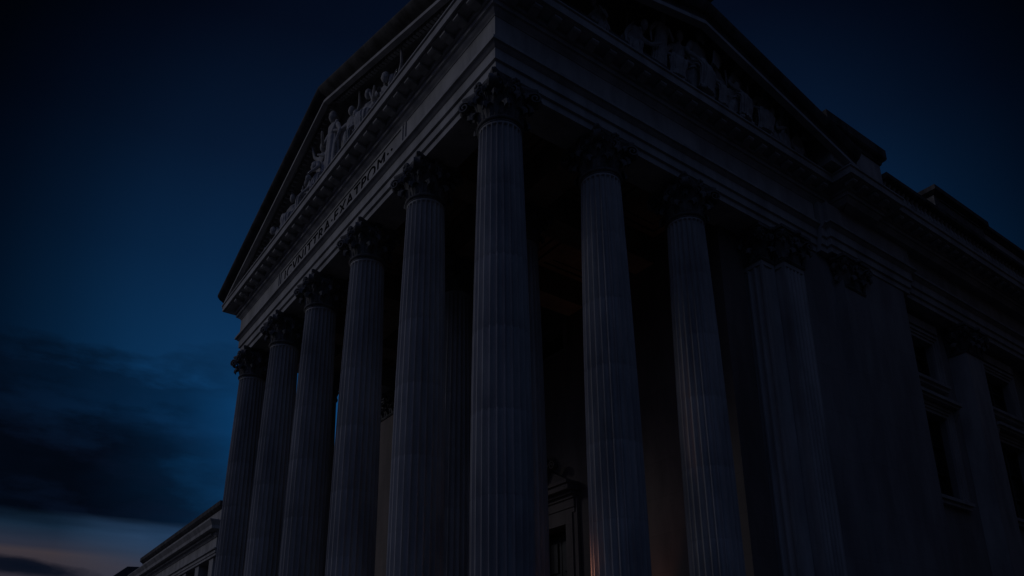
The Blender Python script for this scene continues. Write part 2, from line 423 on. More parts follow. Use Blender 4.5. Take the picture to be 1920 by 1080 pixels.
# roofs behind the gables
def roof(axis,t0,tm,t1,h0,hm,d0,d1):
    mb=MB(); P=lambda t,d,h:(t,d,h) if axis=='x' else (d,t,h)
    return mb.rings([[P(t0,d,1.05),P(t1,d,1.05),P(t1,d,h0),P(tm,d,hm),P(t0,d,h0)] for d in (d0,d1)])
roof('y',-.3,2.5,5.3,1.15,2.10,-.04,3.5).build('roof',M['roofing'],bld)
roof('x',-.1,XM,3.6,1.25,1.85,-.03,2.0).build('roof',M['roofing'],bld)

# --- attic, parapet
att=MB(); AP=[(3.42,.2),(3.42,-.44),(4.30,-.44),(4.30,.2)]
att.sweep([(-.4,1.086),(.0,1.086),(.0,1.43),(-.4,1.43)],AP)
ao=att.build('attic_block',M['marble'],bld)
MB().sweep([(-.4,1.431),(.012,1.431),(.02,1.46),(.045,1.48),(.055,1.5),(.055,1.6),(-.4,1.6)],AP).build('coping',M['dark_marble'],ao,20)
par=MB(); pp=[(4.36,-.42),(16,-.42)]
par.sweep([(-.25,1.086),(.035,1.086),(.035,1.12),(.0,1.125),(-.25,1.125)],pp)
po=par.build('parapet',M['marble'],bld)
MB().sweep([(-.25,1.315),(.03,1.315),(.045,1.33),(.045,1.372),(-.25,1.372)],pp).build('coping',M['dark_marble'],po)
bl=MB().lathe([(.022,1.126),(.026,1.14),(.014,1.15),(.026,1.19),(.03,1.21),(.02,1.25),(.012,1.28),(.024,1.295),(.024,1.314)],10).build('baluster',M['marble'],po,40,(0,0,0))
bl.location=Vector(W((4.42,-.39,0)))-parent_world(po)
for i in range(1,60):
    c=bl.copy(); col.objects.link(c); c.parent=po; c.location=Vector(W((4.42+i*.085,-.39,0)))-parent_world(po)
MB().box(4.36,16,-.36,-.28,1.126,1.314).build('parapet_backing',M['marble'],po)
def dormer(x0,x1,name='attic_block'):
    mb=MB(); DP=[(x0,-.1),(x0,-.45),(x1,-.45),(x1,-.1)]; mb.sweep([(-.3,1.373),(.0,1.373),(.0,1.53),(-.3,1.53)],DP)
    mb.sweep([(-.05,1.38),(.012,1.38),(.012,1.395),(-.05,1.395)],[(x0+.1,-.45),(x1-.1,-.45)])
    mb.sweep([(-.05,1.50),(.012,1.50),(.012,1.515),(-.05,1.515)],[(x0+.1,-.45),(x1-.1,-.45)])
    o=mb.build(name,M['carved'],bld); MB().sweep([(-.3,1.531),(.01,1.531),(.02,1.54),(.05,1.56),(.05,1.615),(-.3,1.615)],DP).build('coping',M['dark_marble'],o,20)
dormer(5.33,6.4)
AT2=[(6.405,-.1),(6.405,-.40),(16,-.40)]
a2=MB().sweep([(-.25,1.373),(.0,1.373),(.0,1.56),(-.25,1.56)],AT2).build('attic_block',M['marble'],bld)
MB().sweep([(-.25,1.561),(.01,1.561),(.03,1.60),(.045,1.61),(.045,1.655),(-.25,1.655)],AT2).build('coping',M['dark_marble'],a2,20)

# --- walls
wl=MB(); wl.box(3.206,3.74,-.10,.4,BASE_H,.318); wl.box(3.74,4.83,-.19,.4,BASE_H,.318)
wl.build('wall',M['ashlar'],bld)
wb=MB(); wb.box(3.70,3.74,-.185,-.1005,BASE_H,-.001)
capB=pier_capital(3.765,4.07,-.185,-.10,('-y','-x')); 
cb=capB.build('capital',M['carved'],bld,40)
# recessed wall with windows
WIN=[(5.40,.38),(7.1,.42),(9.0,.42),(10.9,.42)]
rw=MB(); xs=[4.83]
for c,w in WIN: xs+=[c-w*.72,c+w*.72]
xs.append(16)
RY=.03
for i in range(0,len(xs),2): rw.box(xs[i],xs[i+1],RY,.35,BASE_H,.318)
for c,w in WIN:
    a,b=c-w*.72,c+w*.72
    rw.box(a,b,RY,.35,.10,.318); rw.box(a,b,RY,.35,-.78,-.46); rw.box(a,b,RY,.35,BASE_H,-1.72)
rw.build('wall',M['ashlar'],bld)
for c,w in WIN: MB().box(c-w*.9,c+w*.9,RY-.06,RY-.0005,.165,.26).build('lintel_panel',M['marble'],bld)
def window(c,w,h0,h1,hood):
    a,b=c-w*.72,c+w*.72; f=MB(); y=RY-.0005
    for k,(e,d) in enumerate(((.0,.022),(.035,.034),(.065,.048))):      # stepped architrave round the opening
        f.box(a-e-.034,a-e-.0005,y-d,RY+.10 if k==0 else y,h0,h1+e+.034); f.box(b+e+.0005,b+e+.034,y-d,RY+.10 if k==0 else y,h0,h1+e+.034); f.box(a-e,b+e,y-d,RY+.10 if k==0 else y,h1+e+.0005,h1+e+.034)
    if hood:
        for s_ in (a-.135,b+.105):                                     # consoles
            f.rings([[(x,yy,h) for yy,h in ((y,h1-.10),(y-.03,h1-.09),(y-.045,h1-.02),(y-.09,h1+.06),(y-.10,h1+.104),(y,h1+.104))] for x in (s_,s_+.03)])
        f.box(a-.14,b+.14,y-.105,y,h1+.105,h1+.13); f.box(a-.16,b+.16,y-.13,y,h1+.1305,h1+.165)
    o=f.build('window',M['marble'],bld)
    g=MB(); g.box(a,a+.03,RY+.06,RY+.10,h0,h1); g.box(b-.03,b,RY+.06,RY+.10,h0,h1); g.box((a+b)/2-.014,(a+b)/2+.014,RY+.06,RY+.10,h0,h1)
    for q in (.33,.66): g.box(a+.031,(a+b)/2-.015,RY+.065,RY+.095,h0+(h1-h0)*q-.008,h0+(h1-h0)*q+.008); g.box((a+b)/2+.015,b-.031,RY+.065,RY+.095,h0+(h1-h0)*q-.008,h0+(h1-h0)*q+.008)
    g.build('frame',M['bronze'],o)
    MB().box(a,b,RY+.102,RY+.115,h0,h1).build('pane',M['glass'],o)
    s_=MB(); s_.box(a-.13,b+.13,y-.07,RY+.058,h0-.035,h0-.001); s_.box(a-.11,b+.11,y-.045,y,h0-.075,h0-.036); s_.build('sill',M['marble'],o)
for c,w in WIN:
    window(c,w,-.42,.05,False); window(c,w,-1.70,-.80,True)
for x in (6.0,7.88,9.8):
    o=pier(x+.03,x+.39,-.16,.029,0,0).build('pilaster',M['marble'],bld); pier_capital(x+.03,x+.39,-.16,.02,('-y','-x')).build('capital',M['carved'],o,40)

# --- portico interior: ceiling with beams and coffers, rear wall, door
ce=MB()
ce.box(-.1,3.3,-.1,5.1,.62,.66)
for i in range(5):
    for (xa,xb) in ((.14,SR-.14),(SR+.14,2.41)):
        y0,y1=i+.14,i+.86
        if xb-xa>1: cells=[(xa,(xa+xb)/2-.02),((xa+xb)/2+.02,xb)]
        else: cells=[(xa,xb)]
        for ca,cb_ in cells:
            for e,h in ((0,.59),(.07,.605)):
                ce.box(ca+e,cb_-e,y0+e,y0+e+.06,h,.6195); ce.box(ca+e,cb_-e,y1-e-.06,y1-e,h,.6195)
                ce.box(ca+e,ca+e+.06,y0+e+.061,y1-e-.061,h,.6195); ce.box(cb_-e-.06,cb_-e,y0+e+.061,y1-e-.061,h,.6195)
ceo=ce.build('portico_ceiling',M['ceiling'],bld)
bmb=MB(); bmb.box(SR-.13,SR+.13,.165,4.835,.3185,.6195)
for i in range(1,5):
    bmb.box(.165,SR-.131,i-.12,i+.12,.3185,.6195); bmb.box(SR+.131,2.41,i-.12,i+.12,.3185,.6195)
bmb.build('ceiling_beam',M['ceiling'],ceo)
bw=MB(); X0,X1=2.41,2.72
bw.box(X0,X1,.13,2.22,BASE_H,.62); bw.box(X0,X1,2.78,4.9,BASE_H,.62); bw.box(X0,X1,2.22,2.78,-1.94,-.03); bw.box(X0,X1,2.22,2.78,.25,.62)
bw.box(X1,3.206,.262,.9,BASE_H,.62)
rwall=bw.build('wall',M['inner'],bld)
tw=MB()
for a,b,c,d in ((2.14,2.20,-.07,.29),(2.80,2.86,-.07,.29)): tw.box(X0-.02,X0+.1,a,b,c,d)
tw.box(X0-.02,X0+.1,2.20,2.80,.251,.29); tw.box(X0-.02,X0+.1,2.20,2.80,-.07,-.031)
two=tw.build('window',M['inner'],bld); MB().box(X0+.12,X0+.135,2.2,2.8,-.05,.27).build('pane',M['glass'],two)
df=MB()
for a,b in ((2.06,2.12),(2.88,2.94)): df.box(X0-.035,X0-.001,a,b,BASE_H,-1.70)
for a,b in ((2.121,2.219),(2.781,2.879)): df.box(X0-.05,X0+.12,a,b,BASE_H,-1.84)
df.box(X0-.05,X0+.12,2.22,2.78,-1.939,-1.84)
for k,(o,h0,h1) in enumerate(((.045,-1.839,-1.79),(.055,-1.789,-1.70),(.07,-1.699,-1.665),(.10,-1.664,-1.63),(.15,-1.629,-1.57),(.17,-1.569,-1.54))): df.box(X0-o,X0-.001,2.10-o*.3,2.90+o*.3,h0,h1)
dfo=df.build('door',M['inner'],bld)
dl=MB(); dl.box(X0+.13,X0+.16,2.22,2.495,BASE_H,-1.94); dl.box(X0+.13,X0+.16,2.505,2.78,BASE_H,-1.94)
for a in (2.27,2.55):
    for h in (-3.2,-2.75,-2.35): dl.box(X0+.115,X0+.129,a,a+.18,h,h+.3)
dl.build('door_leaf',M['bronze'],dfo)
pd=MB(); pd.rings([[(x,2.08,-1.539),(x,2.92,-1.539),(x,2.55,-1.33),(x,2.5,-1.31),(x,2.45,-1.33)] for x in (X0-.001,X0-.09)])
for s in (-1,1):
    volute(pd,(X0-.12,2.5+s*.06,-1.45),(X0-.12,2.5+s*.22,0),.16,.06)
pd.lathe([(.02,-1.5),(.07,-1.45),(.05,-1.3),(.075,-1.22),(.03,-1.14)],12,(X0-.1,2.5))
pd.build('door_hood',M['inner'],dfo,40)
# stylobate, steps
st=MB(); st.box(-.36,2.9,-.36,5.36,BASE_H-.12,BASE_H-.001)
for i in range(1,7): st.box(-.36-.09*i,2.9,-.36-.09*i,5.36+.09*i,BASE_H-.12-.135*i,BASE_H-.121-.135*(i-1))
st.build('steps',M['granite'],bld)
pb=MB(); pb.box(2.91,16,-.25,.5,-G,BASE_H-.001); pb.build('plinth',M['granite'],bld)
# body of the block behind
bd=MB(); bd.box(3.3,16,.36,4.6,BASE_H,1.08); bd.box(2.73,3.29,.91,4.6,BASE_H,.62); bd.box(3.6,16,-.2,4.6,1.09,1.12)
bd.build('rear_block',M['ashlar'],bld)

# ------------------------------------------------------------------ far wing
wing=empty('wing_building',(3,20,-G),'long pale wing far beyond the columns with flat parapet and dentilled cornice','building')
for (xf,ya,yb) in ((3.0,16.0,24.1),(3.9,5.4,15.99)):
    pth=[(xf+2.5,yb),(xf,yb),(xf,ya),(xf+2.5,ya)]
    pth=[(xf+2.5,ya),(xf,ya),(xf,yb),(xf+2.5,yb)][::-1]
    MB().sweep([(-.2,.25),(.10,.25),(.10,.31),(.12,.315),(.12,.38),(.16,.40),(.16,.43),(-.2,.43)],pth).build('architrave',M['marble'],wing)
    MB().sweep([(-.2,.43),(.11,.43),(.11,.70),(-.2,.70)],pth).build('frieze',M['marble'],wing)
    MB().sweep([(-.2,.70),(.13,.70),(.16,.76),(.16,.83),(.32,.85),(.33,.93),(.40,1.04),(.40,1.06),(-.2,1.08)],pth).build('cornice',M['marble'],wing)
    MB().sweep([(-.4,1.08),(.05,1.08),(.05,1.42),(-.4,1.42)],pth).build('parapet',M['marble'],wing)
    MB().sweep([(-.4,1.421),(.05,1.421),(.09,1.45),(.14,1.5),(.14,1.61),(-.4,1.61)],pth).build('coping',M['dark_marble'],wing)
    MB().box(xf+.2,xf+2.5,ya,yb,-G,.25).build('wall',M['ashlar'],wing)
    n=int((yb-ya)/.12); d=MB()
    for i in range(n): d.box(xf-.22,xf-.15,ya+.1+i*.12,ya+.16+i*.12,.765,.828)
    for i in range(n): d.box(xf-.08,xf-.04,ya+.1+i*.12,ya+.17+i*.12,1.13,1.20)
    d.build('dentil_band',M['marble'],wing)
    k=0; y=ya+.35
    while y<yb-.2:
        MB().box(xf-.06,xf+.2,y-.16,y+.16,-G,.249).build('pilaster',M['marble'],wing)
        if y+1.1<yb: 
            MB().box(xf+.17,xf+.199,y+.36,y+.84,-1.5,.05).build('window',M['glass'],wing)
        y+=1.2

# ------------------------------------------------------------------ dark house and tree beyond the wing
hs=empty('house',(5.5,33,-G),'dark house with a sloping roof low beyond the end of the long wing','house')
MB().box(2.8,8,30.2,36,-G,1.6).build('wall',M['brick'],hs)
MB().rings([[(2.6,y,1.5),(3.57,y,2.38),(8.2,y,2.75),(8.2,y,1.5)] for y in (30,36.2)]).build('roof',M['roofing'],hs)
MB().box(6.0,6.5,32.6,33.2,2.3,3.2).build('chimney',M['brick'],hs)
tr=empty('tree',(4.25,28,-G),'dark leafy tree crown showing just beyond the end of the long wing','tree')
tk=MB(); tk.lathe([(.22,-G),(.16,-G+2),(.1,-G+4),(.04,1.5)],10,(4.25,28))
for i in range(7):
    a=i*.9; tk.rings([[(4.25+math.cos(a)*r0+dx*w_,28+math.sin(a)*r0+dy*w_,h) for dx,dy in ((1,0),(0,1),(-1,0),(0,-1))] for r0,h,w_ in ((0,-.8+i*.2,.06),(.8,.4+i*.15,.02))])
tk.build('trunk',M['bark'],tr)
cw=MB()
for i in range(2600):
    a=random.uniform(0,2*PI); u=random.uniform(-1,1); r=random.random()**.4*(1+.18*math.sin(3*a+4*u))
    q=math.sqrt(1-u*u); c=Vector((4.25+.85*r*q*math.cos(a),28+.85*r*q*math.sin(a),1.55+.86*r*u))
    e1=Vector((random.gauss(0,1),random.gauss(0,1),random.gauss(0,1))).normalized()*.085; e2=e1.cross(Vector((random.gauss(0,1),random.gauss(0,1),random.gauss(0,1)))).normalized()*.055
    cw.add([c-e1,c+e2,c+e1,c-e2],[(0,1,2,3)])
cw.build('crown',M['foliage'],tr)

# ------------------------------------------------------------------ unseen block added right of the view to keep the long side in shade
ob_=empty('shade_block',(9,-7,-G),'tall brown brick block added out of view to shade the long side','building')
X_0,X_1,Y_0,Y_1,TOP=3.7,17.0,-9.0,-5.4,6.0
MB().box(X_0,X_1,Y_0,Y_1,-G,TOP).build('wall',M['brick'],ob_)  # wall of the added shade block
MB().sweep([(-.3,TOP+.001),(.06,TOP+.001),(.10,TOP+.12),(.22,TOP+.18),(.22,TOP+.3),(-.3,TOP+.3)],[(X_0,Y_0),(X_1,Y_0),(X_1,Y_1),(X_0,Y_1),(X_0,Y_0+.001)]).build('cornice',M['granite'],ob_)  # cornice of the added shade block
wp=MB(); wp.box(-.17,.17,0,.03,-.32,.32); w0=None
for r_ in range(9):
    for c_ in range(11):
        p=(X_0+.75+c_*1.18,Y_1+.001,-G+1.0+r_*1.08)
        if w0 is None:
            w0=MB(); w0.box(-.22,.22,0,.03,-.42,-.36); w0.box(-.22,.22,0,.03,.36,.42); w0.box(-.22,-.18,0,.03,-.359,.359); w0.box(.18,.22,0,.03,-.359,.359)
            w0=w0.build('window',M['granite'],ob_,None,(0,0,0)); MB().box(-.179,.179,0,.01,-.359,.359).build('pane',M['glass'],w0,None,(0,0,0)); w0.location=Vector(W(p))-parent_world(ob_)  # windows of the added shade block
        else: copy_tree(w0,ob_,p)
# ------------------------------------------------------------------ ground
gd=MB(); gd.add([(-400,-400,-G),(400,-400,-G),(400,400,-G),(-400,400,-G)],[(0,1,2,3)]); tag(gd.build('ground',M['paving']),kind='structure')
# ------------------------------------------------------------------ gable sculpture
def skin_mesh(J, Eg, Rd, root):
    names=list(J); me=bpy.data.meshes.new('body'); me.from_pydata([J[n] for n in names],[(names.index(a),names.index(b)) for a,b in Eg],[])
    ob=bpy.data.objects.new('tmp',me); col.objects.link(ob)
    sk=ob.modifiers.new('s','SKIN'); sk.branch_smoothing=.5; ss=ob.modifiers.new('u','SUBSURF'); ss.levels=1; ss.render_levels=1
    for i,n in enumerate(names):
        sv_=me.skin_vertices[0].data[i]; r=Rd[n]; sv_.radius=(r,r) if not isinstance(r,tuple) else r; sv_.use_root=(n==root)
    dg=bpy.context.evaluated_depsgraph_get(); out=bpy.data.meshes.new_from_object(ob.evaluated_get(dg))
    vs=[tuple(v.co) for v in out.vertices]; fs=[tuple(p.vertices) for p in out.polygons]
    bpy.data.objects.remove(ob); return vs,fs
def head_geo(c, sz, yaw=0, tilt=0):
    """face, nose, brow, jaw on an egg; looks to -y"""
    vs=[];fs=[];n,m=16,12
    for i in range(m+1):
        th=PI*i/m; z=math.cos(th)
        for j in range(n):
            a=2*PI*j/n; x,y=math.sin(th)*math.cos(a),math.sin(th)*math.sin(a)
            w=.72*(1-.18*max(0,-z)); d=.86
            px,py,pz=x*w*.5,y*d*.5,z*.5
            f=max(0,-y)
            if f>.75:
                if abs(x)<.25 and -.35<z<.12: py-=.07*(1-abs(x)/.25)*(1-(z+.35)/.6)
                if .05<z<.3 and .15<abs(x)<.5: py+=.035
                if .28<z<.42: py-=.02
                if -.62<z<-.45 and abs(x)<.3: py+=.02
            vs.append((px,py,pz))
    for i in range(m):
        for j in range(n): fs.append((i*n+j,i*n+(j+1)%n,(i+1)*n+(j+1)%n,(i+1)*n+j))
    R=Matrix.Rotation(yaw,3,'Z')@Matrix.Rotation(tilt,3,'X')
    return [tuple(R@(Vector(v)*sz)+Vector(c)) for v in vs],fs
def hair_geo(c, sz, yaw, kind):
    R=Matrix.Rotation(yaw,3,'Z'); vs=[];fs=[];n,m=16,8
    for i in range(m+1):
        th=PI*.62*i/m
        for j in range(n):
            a=2*PI*j/n; x,y,z=math.sin(th)*math.cos(a),math.sin(th)*math.sin(a),math.cos(th)
            lift=.0
            if y<-.35 and z<.45: x*=.86;y*=.80
            k=.46*(1+.035*math.sin(7*a+3*th))
            vs.append((x*k*.86,y*k*1.03+.02,z*.53+.02))
    for i in range(m):
        for j in range(n): fs.append((i*n+j,i*n+(j+1)%n,(i+1)*n+(j+1)%n,(i+1)*n+j))
    k0=len(vs)
    def blob(cx,cy,cz,rx,ry,rz):
        k=len(vs)
        for i in range(7):
            for j in range(10):
                th=PI*i/6;a=2*PI*j/10; vs.append((cx+rx*math.sin(th)*math.cos(a),cy+ry*math.sin(th)*math.sin(a),cz+rz*math.cos(th)))
        for i in range(6):
            for j in range(10): fs.append((k+i*10+j,k+i*10+(j+1)%10,k+(i+1)*10+(j+1)%10,k+(i+1)*10+j))
    if kind=='bun': blob(0,.5,.08,.17,.16,.17)
    elif kind=='helmet':
        blob(0,.02,.50,.07,.42,.2)
        for q in range(9): blob(0,-.3+q*.09,.62-.02*abs(q-3),.045,.07,.13)
    elif kind=='long': blob(0,.36,-.25,.3,.18,.42)
    elif kind=='beard': blob(0,-.36,-.46,.2,.13,.24)
    return [tuple(R@(Vector(v)*sz)+Vector(c)) for v in vs],fs
def robe(path, sizes, pleats, amp, ph=0, n=60):
    """pleated cloth tube along a path; sizes = (half width across x-ish, half depth)"""
    mb=MB(); pts=[];sz=[]
    K=6
    P=[Vector(p) for p in path]
    def cr(a,b,c,d,t): return .5*((2*b)+(c-a)*t+(2*a-5*b+4*c-d)*t*t+(3*b-a-3*c+d)*t**3)
    for i in range(len(P)-1):
        a=P[max(0,i-1)];b=P[i];c=P[i+1];d=P[min(len(P)-1,i+2)]
        for k in range(K):
            t=k/K; pts.append(cr(a,b,c,d,t)); sz.append((sizes[i][0]*(1-t)+sizes[i+1][0]*t,sizes[i][1]*(1-t)+sizes[i+1][1]*t))
    pts.append(P[-1]); sz.append(sizes[-1]); rs=[]
    for i,p in enumerate(pts):
        T=(pts[min(i+1,len(pts)-1)]-pts[max(i-1,0)]).normalized()
        ref=Vector((1,0,0)) if abs(T.x)<.8 else Vector((0,1,0))
        if abs(T.x)<.8: u=(ref-T*ref.dot(T)).normalized(); v=T.cross(u)
        else: v=(ref-T*ref.dot(T)).normalized(); u=v.cross(T)
        g=(i/len(pts))**.8; r=[]
        for j in range(n):
            a=2*PI*j/n; f=1+amp*g*(abs(math.sin(a*pleats*.5+ph+1.3*math.sin(2*a+3*g)))-.5)+.03*math.sin(5*a+9*g+ph)
            r.append(tuple(p+u*(sz[i][0]*f*math.cos(a))+v*(sz[i][1]*f*math.sin(a))))
        rs.append(r)
    mb.rings(rs); return mb
BONES=[('pel','sp'),('sp','ch'),('ch','nk'),('nk','hd'),('ch','sl'),('sl','el'),('el','hl'),('hl','fl'),('ch','sr'),('sr','er'),('er','hr'),('hr','fr'),('pel','jl'),('jl','kl'),('kl','al'),('al','tl'),('pel','jr'),('jr','kr'),('kr','ar'),('ar','tr')]
RAD=dict(pel=.075,sp=.068,ch=.085,nk=.034,hd=.036,sl=.046,el=.031,hl=.021,fl=.014,sr=.046,er=.031,hr=.021,fr=.014,jl=.066,kl=.045,al=.028,tl=.02,jr=.066,kr=.045,ar=.028,tr=.02)
ARMS={'down':((.16,0,-.17),(.15,-.06,-.33)),'up':((.17,-.03,.10),(.20,-.06,.27)),'out':((.19,-.05,-.03),(.32,-.09,.03)),'across':((.15,-.08,-.15),(.02,-.15,-.08)),'lap':((.15,-.03,-.16),(.07,-.17,-.22)),'book':((.14,-.04,-.15),(.08,-.17,-.10)),'chin':((.12,-.14,-.17),(.04,-.13,.03)),'prop':((.15,.02,-.15),(.19,-.06,-.28))}
def statue(kind,face,t,htop,label,arms=('down','down'),mir=1,yaw=0,hair='bun',off=.19,lean=0,base=1.066):
    """one carved figure standing on a gable ledge; face 'x' = flank gable, 'y' = front gable; t = place along it"""
    J={}
    if kind=='standing':
        J.update(pel=(.01,0,.52),sp=(0,0,.62),ch=(-.005,.005,.755),nk=(0,0,.84),jl=(.06,0,.48),kl=(.065,-.02,.27),al=(.06,.01,.05),tl=(.07,-.08,.02),jr=(-.06,0,.48),kr=(-.07,-.06,.27),ar=(-.08,.02,.05),tr=(-.09,-.07,.02)); H=1.0
        RP=[(0,0,.80),(0,.0,.68),(0,0,.56),(0,-.005,.35),(0,-.01,.12),(0,-.01,.0)]; RS=[(.115,.075),(.118,.088),(.118,.095),(.135,.105),(.155,.12),(.165,.13)]
    elif kind=='seated':
        J.update(pel=(0,.06,.31),sp=(0,.06,.40),ch=(0,.035,.525),nk=(0,.02,.61),jl=(.07,.03,.30),kl=(.10,-.19,.31),al=(.09,-.16,.05),tl=(.10,-.25,.02),jr=(-.07,.03,.30),kr=(-.09,-.20,.34),ar=(-.10,-.19,.07),tr=(-.11,-.28,.03)); H=.78
        RP=[(0,.03,.565),(0,.05,.43),(0,.03,.325),(0,-.10,.315),(0,-.19,.27),(0,-.195,.14),(0,-.20,.06)]; RS=[(.10,.07),(.10,.08),(.12,.08),(.14,.062),(.138,.058),(.112,.05),(.122,.06)]
    elif kind=='reclining':
        J.update(pel=(.02,.02,.11),sp=(-.06,.02,.18),ch=(-.14,.01,.285),nk=(-.185,0,.365),jl=(.07,-.02,.11),kl=(.25,-.05,.20),al=(.40,-.04,.06),tl=(.47,-.06,.04),jr=(.05,.03,.10),kr=(.27,.02,.10),ar=(.50,.01,.05),tr=(.57,-.01,.04)); H=.55
        RP=[(-.17,.01,.31),(-.09,.02,.20),(.02,.01,.115),(.15,-.01,.14),(.27,-.02,.13),(.38,-.01,.075),(.47,0,.05)]; RS=[(.075,.10),(.085,.10),(.10,.105),(.10,.105),(.095,.10),(.065,.09),(.045,.085)]
    else:  # crouching
        J.update(pel=(-.05,.05,.20),sp=(-.02,.03,.28),ch=(.05,-.03,.385),nk=(.10,-.06,.445),jl=(.02,.02,.19),kl=(.14,-.14,.25),al=(.10,-.08,.04),tl=(.13,-.17,.02),jr=(-.10,.05,.18),kr=(-.12,-.14,.06),ar=(-.14,.08,.05),tr=(-.15,.14,.03)); H=.60
        RP=[(.055,-.03,.40),(-.01,.02,.29),(-.04,.03,.20),(0,-.03,.13),(0,-.04,.0)]; RS=[(.105,.075),(.12,.09),(.15,.12),(.17,.14),(.19,.16)]
    ch=Vector(J['ch']); nk=Vector(J['nk']); up=(nk-ch).normalized(); side=Vector((1,0,0))-up*up.x; side.normalize()
    J['hd']=tuple(nk+up*.045+Vector((0,-.01,0)))
    for sd,s,e,h,f,arm in ((1,'sl','el','hl','fl',arms[0]),(-1,'sr','er','hr','fr',arms[1])):
        sh=nk-up*.05+side*.115*sd; J[s]=tuple(sh); a,b=ARMS[arm]
        J[e]=tuple(sh+Vector((a[0]*sd-.115*sd*0.4,a[1],a[2]))); J[h]=tuple(sh+Vector((b[0]*sd-.115*sd*.4,b[1],b[2])))
        d=(Vector(J[h])-Vector(J[e])).normalized(); J[f]=tuple(Vector(J[h])+d*.055)
    hc=Vector(J['hd'])+up*.05; hs=.16
    H=hc.z+hs*.56
    for k in J:
        if J[k][2]<.015: J[k]=(J[k][0],J[k][1],.015)
    vs,fs=skin_mesh(J,BONES,RAD,'pel'); b=MB(); b.add(vs,fs); b.add(*head_geo(hc,hs,yaw))
    k=(htop-base)/H
    c,s_=(1,0) if face=='x' else (0,-1)
    def place(mb,o=None):
        out=[]
        tn=(((t*37.7)%1)-.5)*(1.0 if kind in('seated','crouching') else .3); ct,sn=math.cos(tn),math.sin(tn)
        for x,y,z in mb.v:
            x,y=x*ct-y*sn,x*sn+y*ct
            x=x*mir*k; y=(y*(.5 if face=='x' else .75)-(.20*z if face=='x' else .05*z))*k; x+=lean*z*k; z=z*k+base
            out.append((t+x,-off+y,z) if face=='x' else (-off+y,t-x,z))
        mb.v=out; return mb
    org=(t,-off,base) if face=='x' else (-off,t,base)
    o=place(b).build('statue',M['statue'],None,50,org)
    tag(o,label,'statue','carved figures in the gables')
    h=MB(); h.add(*hair_geo(hc,hs,yaw,hair)); place(h).build('helmet' if hair=='helmet' else 'hair',M['statue'],o,50)
    place(robe(RP,RS,13,.40 if kind!='standing' else .36,t*7)).build('drapery',M['statue'],o,60)
    sh=MB()   # mantle over one shoulder
    a=Vector(J['sl']); bq=Vector(J['pel'])
    mm=robe([tuple(a+Vector((0,0,.03))),tuple((a+bq)/2+Vector((-.02,-.05,.02))),tuple(bq+Vector((-.08,-.05,.0)))],[(.05,.03),(.06,.035),(.05,.03)],7,.4,t*3,30); place(mm).build('mantle',M['statue'],o,60)
    if kind=='seated':
        q=MB(); q.box(-.14,.14,-.08,.15,.004,.25); q.box(-.155,.155,-.10,.165,.251,.275); place(q).build('stone_seat',M['statue'],o)
    if 'book' in arms:
        q=MB(); p=Vector(J['hl'])if arms[0]=='book' else Vector(J['hr']); q.box(p.x-.06,p.x+.06,p.y-.05,p.y-.03,p.z-.04,p.z+.10); place(q).build('tablet',M['statue'],o)
    return o
F='front gable'; K_='flank gable'
statue('standing','y',2.47,1.90,'tallest robed marble figure at the centre of the front gable, arms at its sides',('down','across'))
statue('standing','y',2.78,1.76,'standing marble figure with one arm raised, left of the tallest figure of the front gable',('across','up'),1,.4,'long',.16)
statue('seated','y',3.08,1.56,'seated marble figure under the raised arm in the front gable',('lap','chin'),1,.5,'beard')
statue('seated','y',3.5,1.58,'helmeted marble figure sitting in the left half of the front gable',('lap','prop'),1,.2,'helmet')
statue('crouching','y',3.86,1.42,'crouching marble figure left of the helmeted one in the front gable',('across','down'),-1,.6,'bun')
statue('crouching','y',4.16,1.335,'small bowed marble figure low in the left half of the front gable',('out','down'),-1,.2,'long')
statue('reclining','y',4.40,1.275,'smallest reclining marble figure in the left corner of the front gable',('prop','lap'),-1,.3,'bun')
statue('standing','y',2.12,1.72,'standing marble figure with both arms lifted, right of the tallest figure of the front gable',('up','out'),1,-.4,'bun',.16)
statue('seated','y',1.72,1.60,'seated marble figure leaning on its arm in the right half of the front gable',('chin','prop'),1,-.3,'long')
statue('crouching','y',1.42,1.45,'crouching marble figure with an outstretched arm in the right half of the front gable',('out','across'),1,-.5,'bun')
statue('reclining','y',1.12,1.42,'reclining marble figure with a raised arm in the right corner of the front gable',('up','prop'),1,-.2,'beard')
O=.245
statue('crouching','x',.74,1.37,'hunched marble figure nearest the corner in the flank gable',('lap','across'),-1,.2,'bun',O)
statue('crouching','x',1.07,1.42,'kneeling marble figure reaching out an arm in the flank gable',('out','down'),1,.3,'long',O)
statue('standing','x',1.37,1.63,'helmeted marble figure standing left of the centre of the flank gable',('across','down'),1,.1,'helmet',O)
statue('seated','x',1.57,1.57,'seated marble figure between the helmeted and the broad enthroned one of the flank gable',('lap','lap'),1,-.2,'bun',O)
statue('seated','x',1.80,1.72,'broad robed marble figure enthroned at the centre of the flank gable',('book','lap'),1,0,'beard',O)
statue('seated','x',2.04,1.57,'slim marble figure sitting close beside the broad enthroned one in the flank gable',('chin','lap'),1,-.4,'long',O)
statue('seated','x',2.31,1.65,'veiled marble figure with folded drapery seated right of the centre of the flank gable',('lap','across'),-1,-.3,'long',O)
statue('seated','x',2.66,1.62,'winged looking marble figure with raised elbow in the right half of the flank gable',('up','lap'),1,.2,'bun',O)
statue('crouching','x',2.92,1.47,'crouching marble figure with bent knees in the right half of the flank gable',('across','down'),-1,.3,'bun',O)
statue('crouching','x',3.14,1.38,'stooping marble figure almost at the right corner of the flank gable',('down','down'),1,.4,'beard',O)
statue('reclining','x',3.45,1.22,'lowest lying marble figure in the right corner of the flank gable',('prop','lap'),1,.2,'long',O)
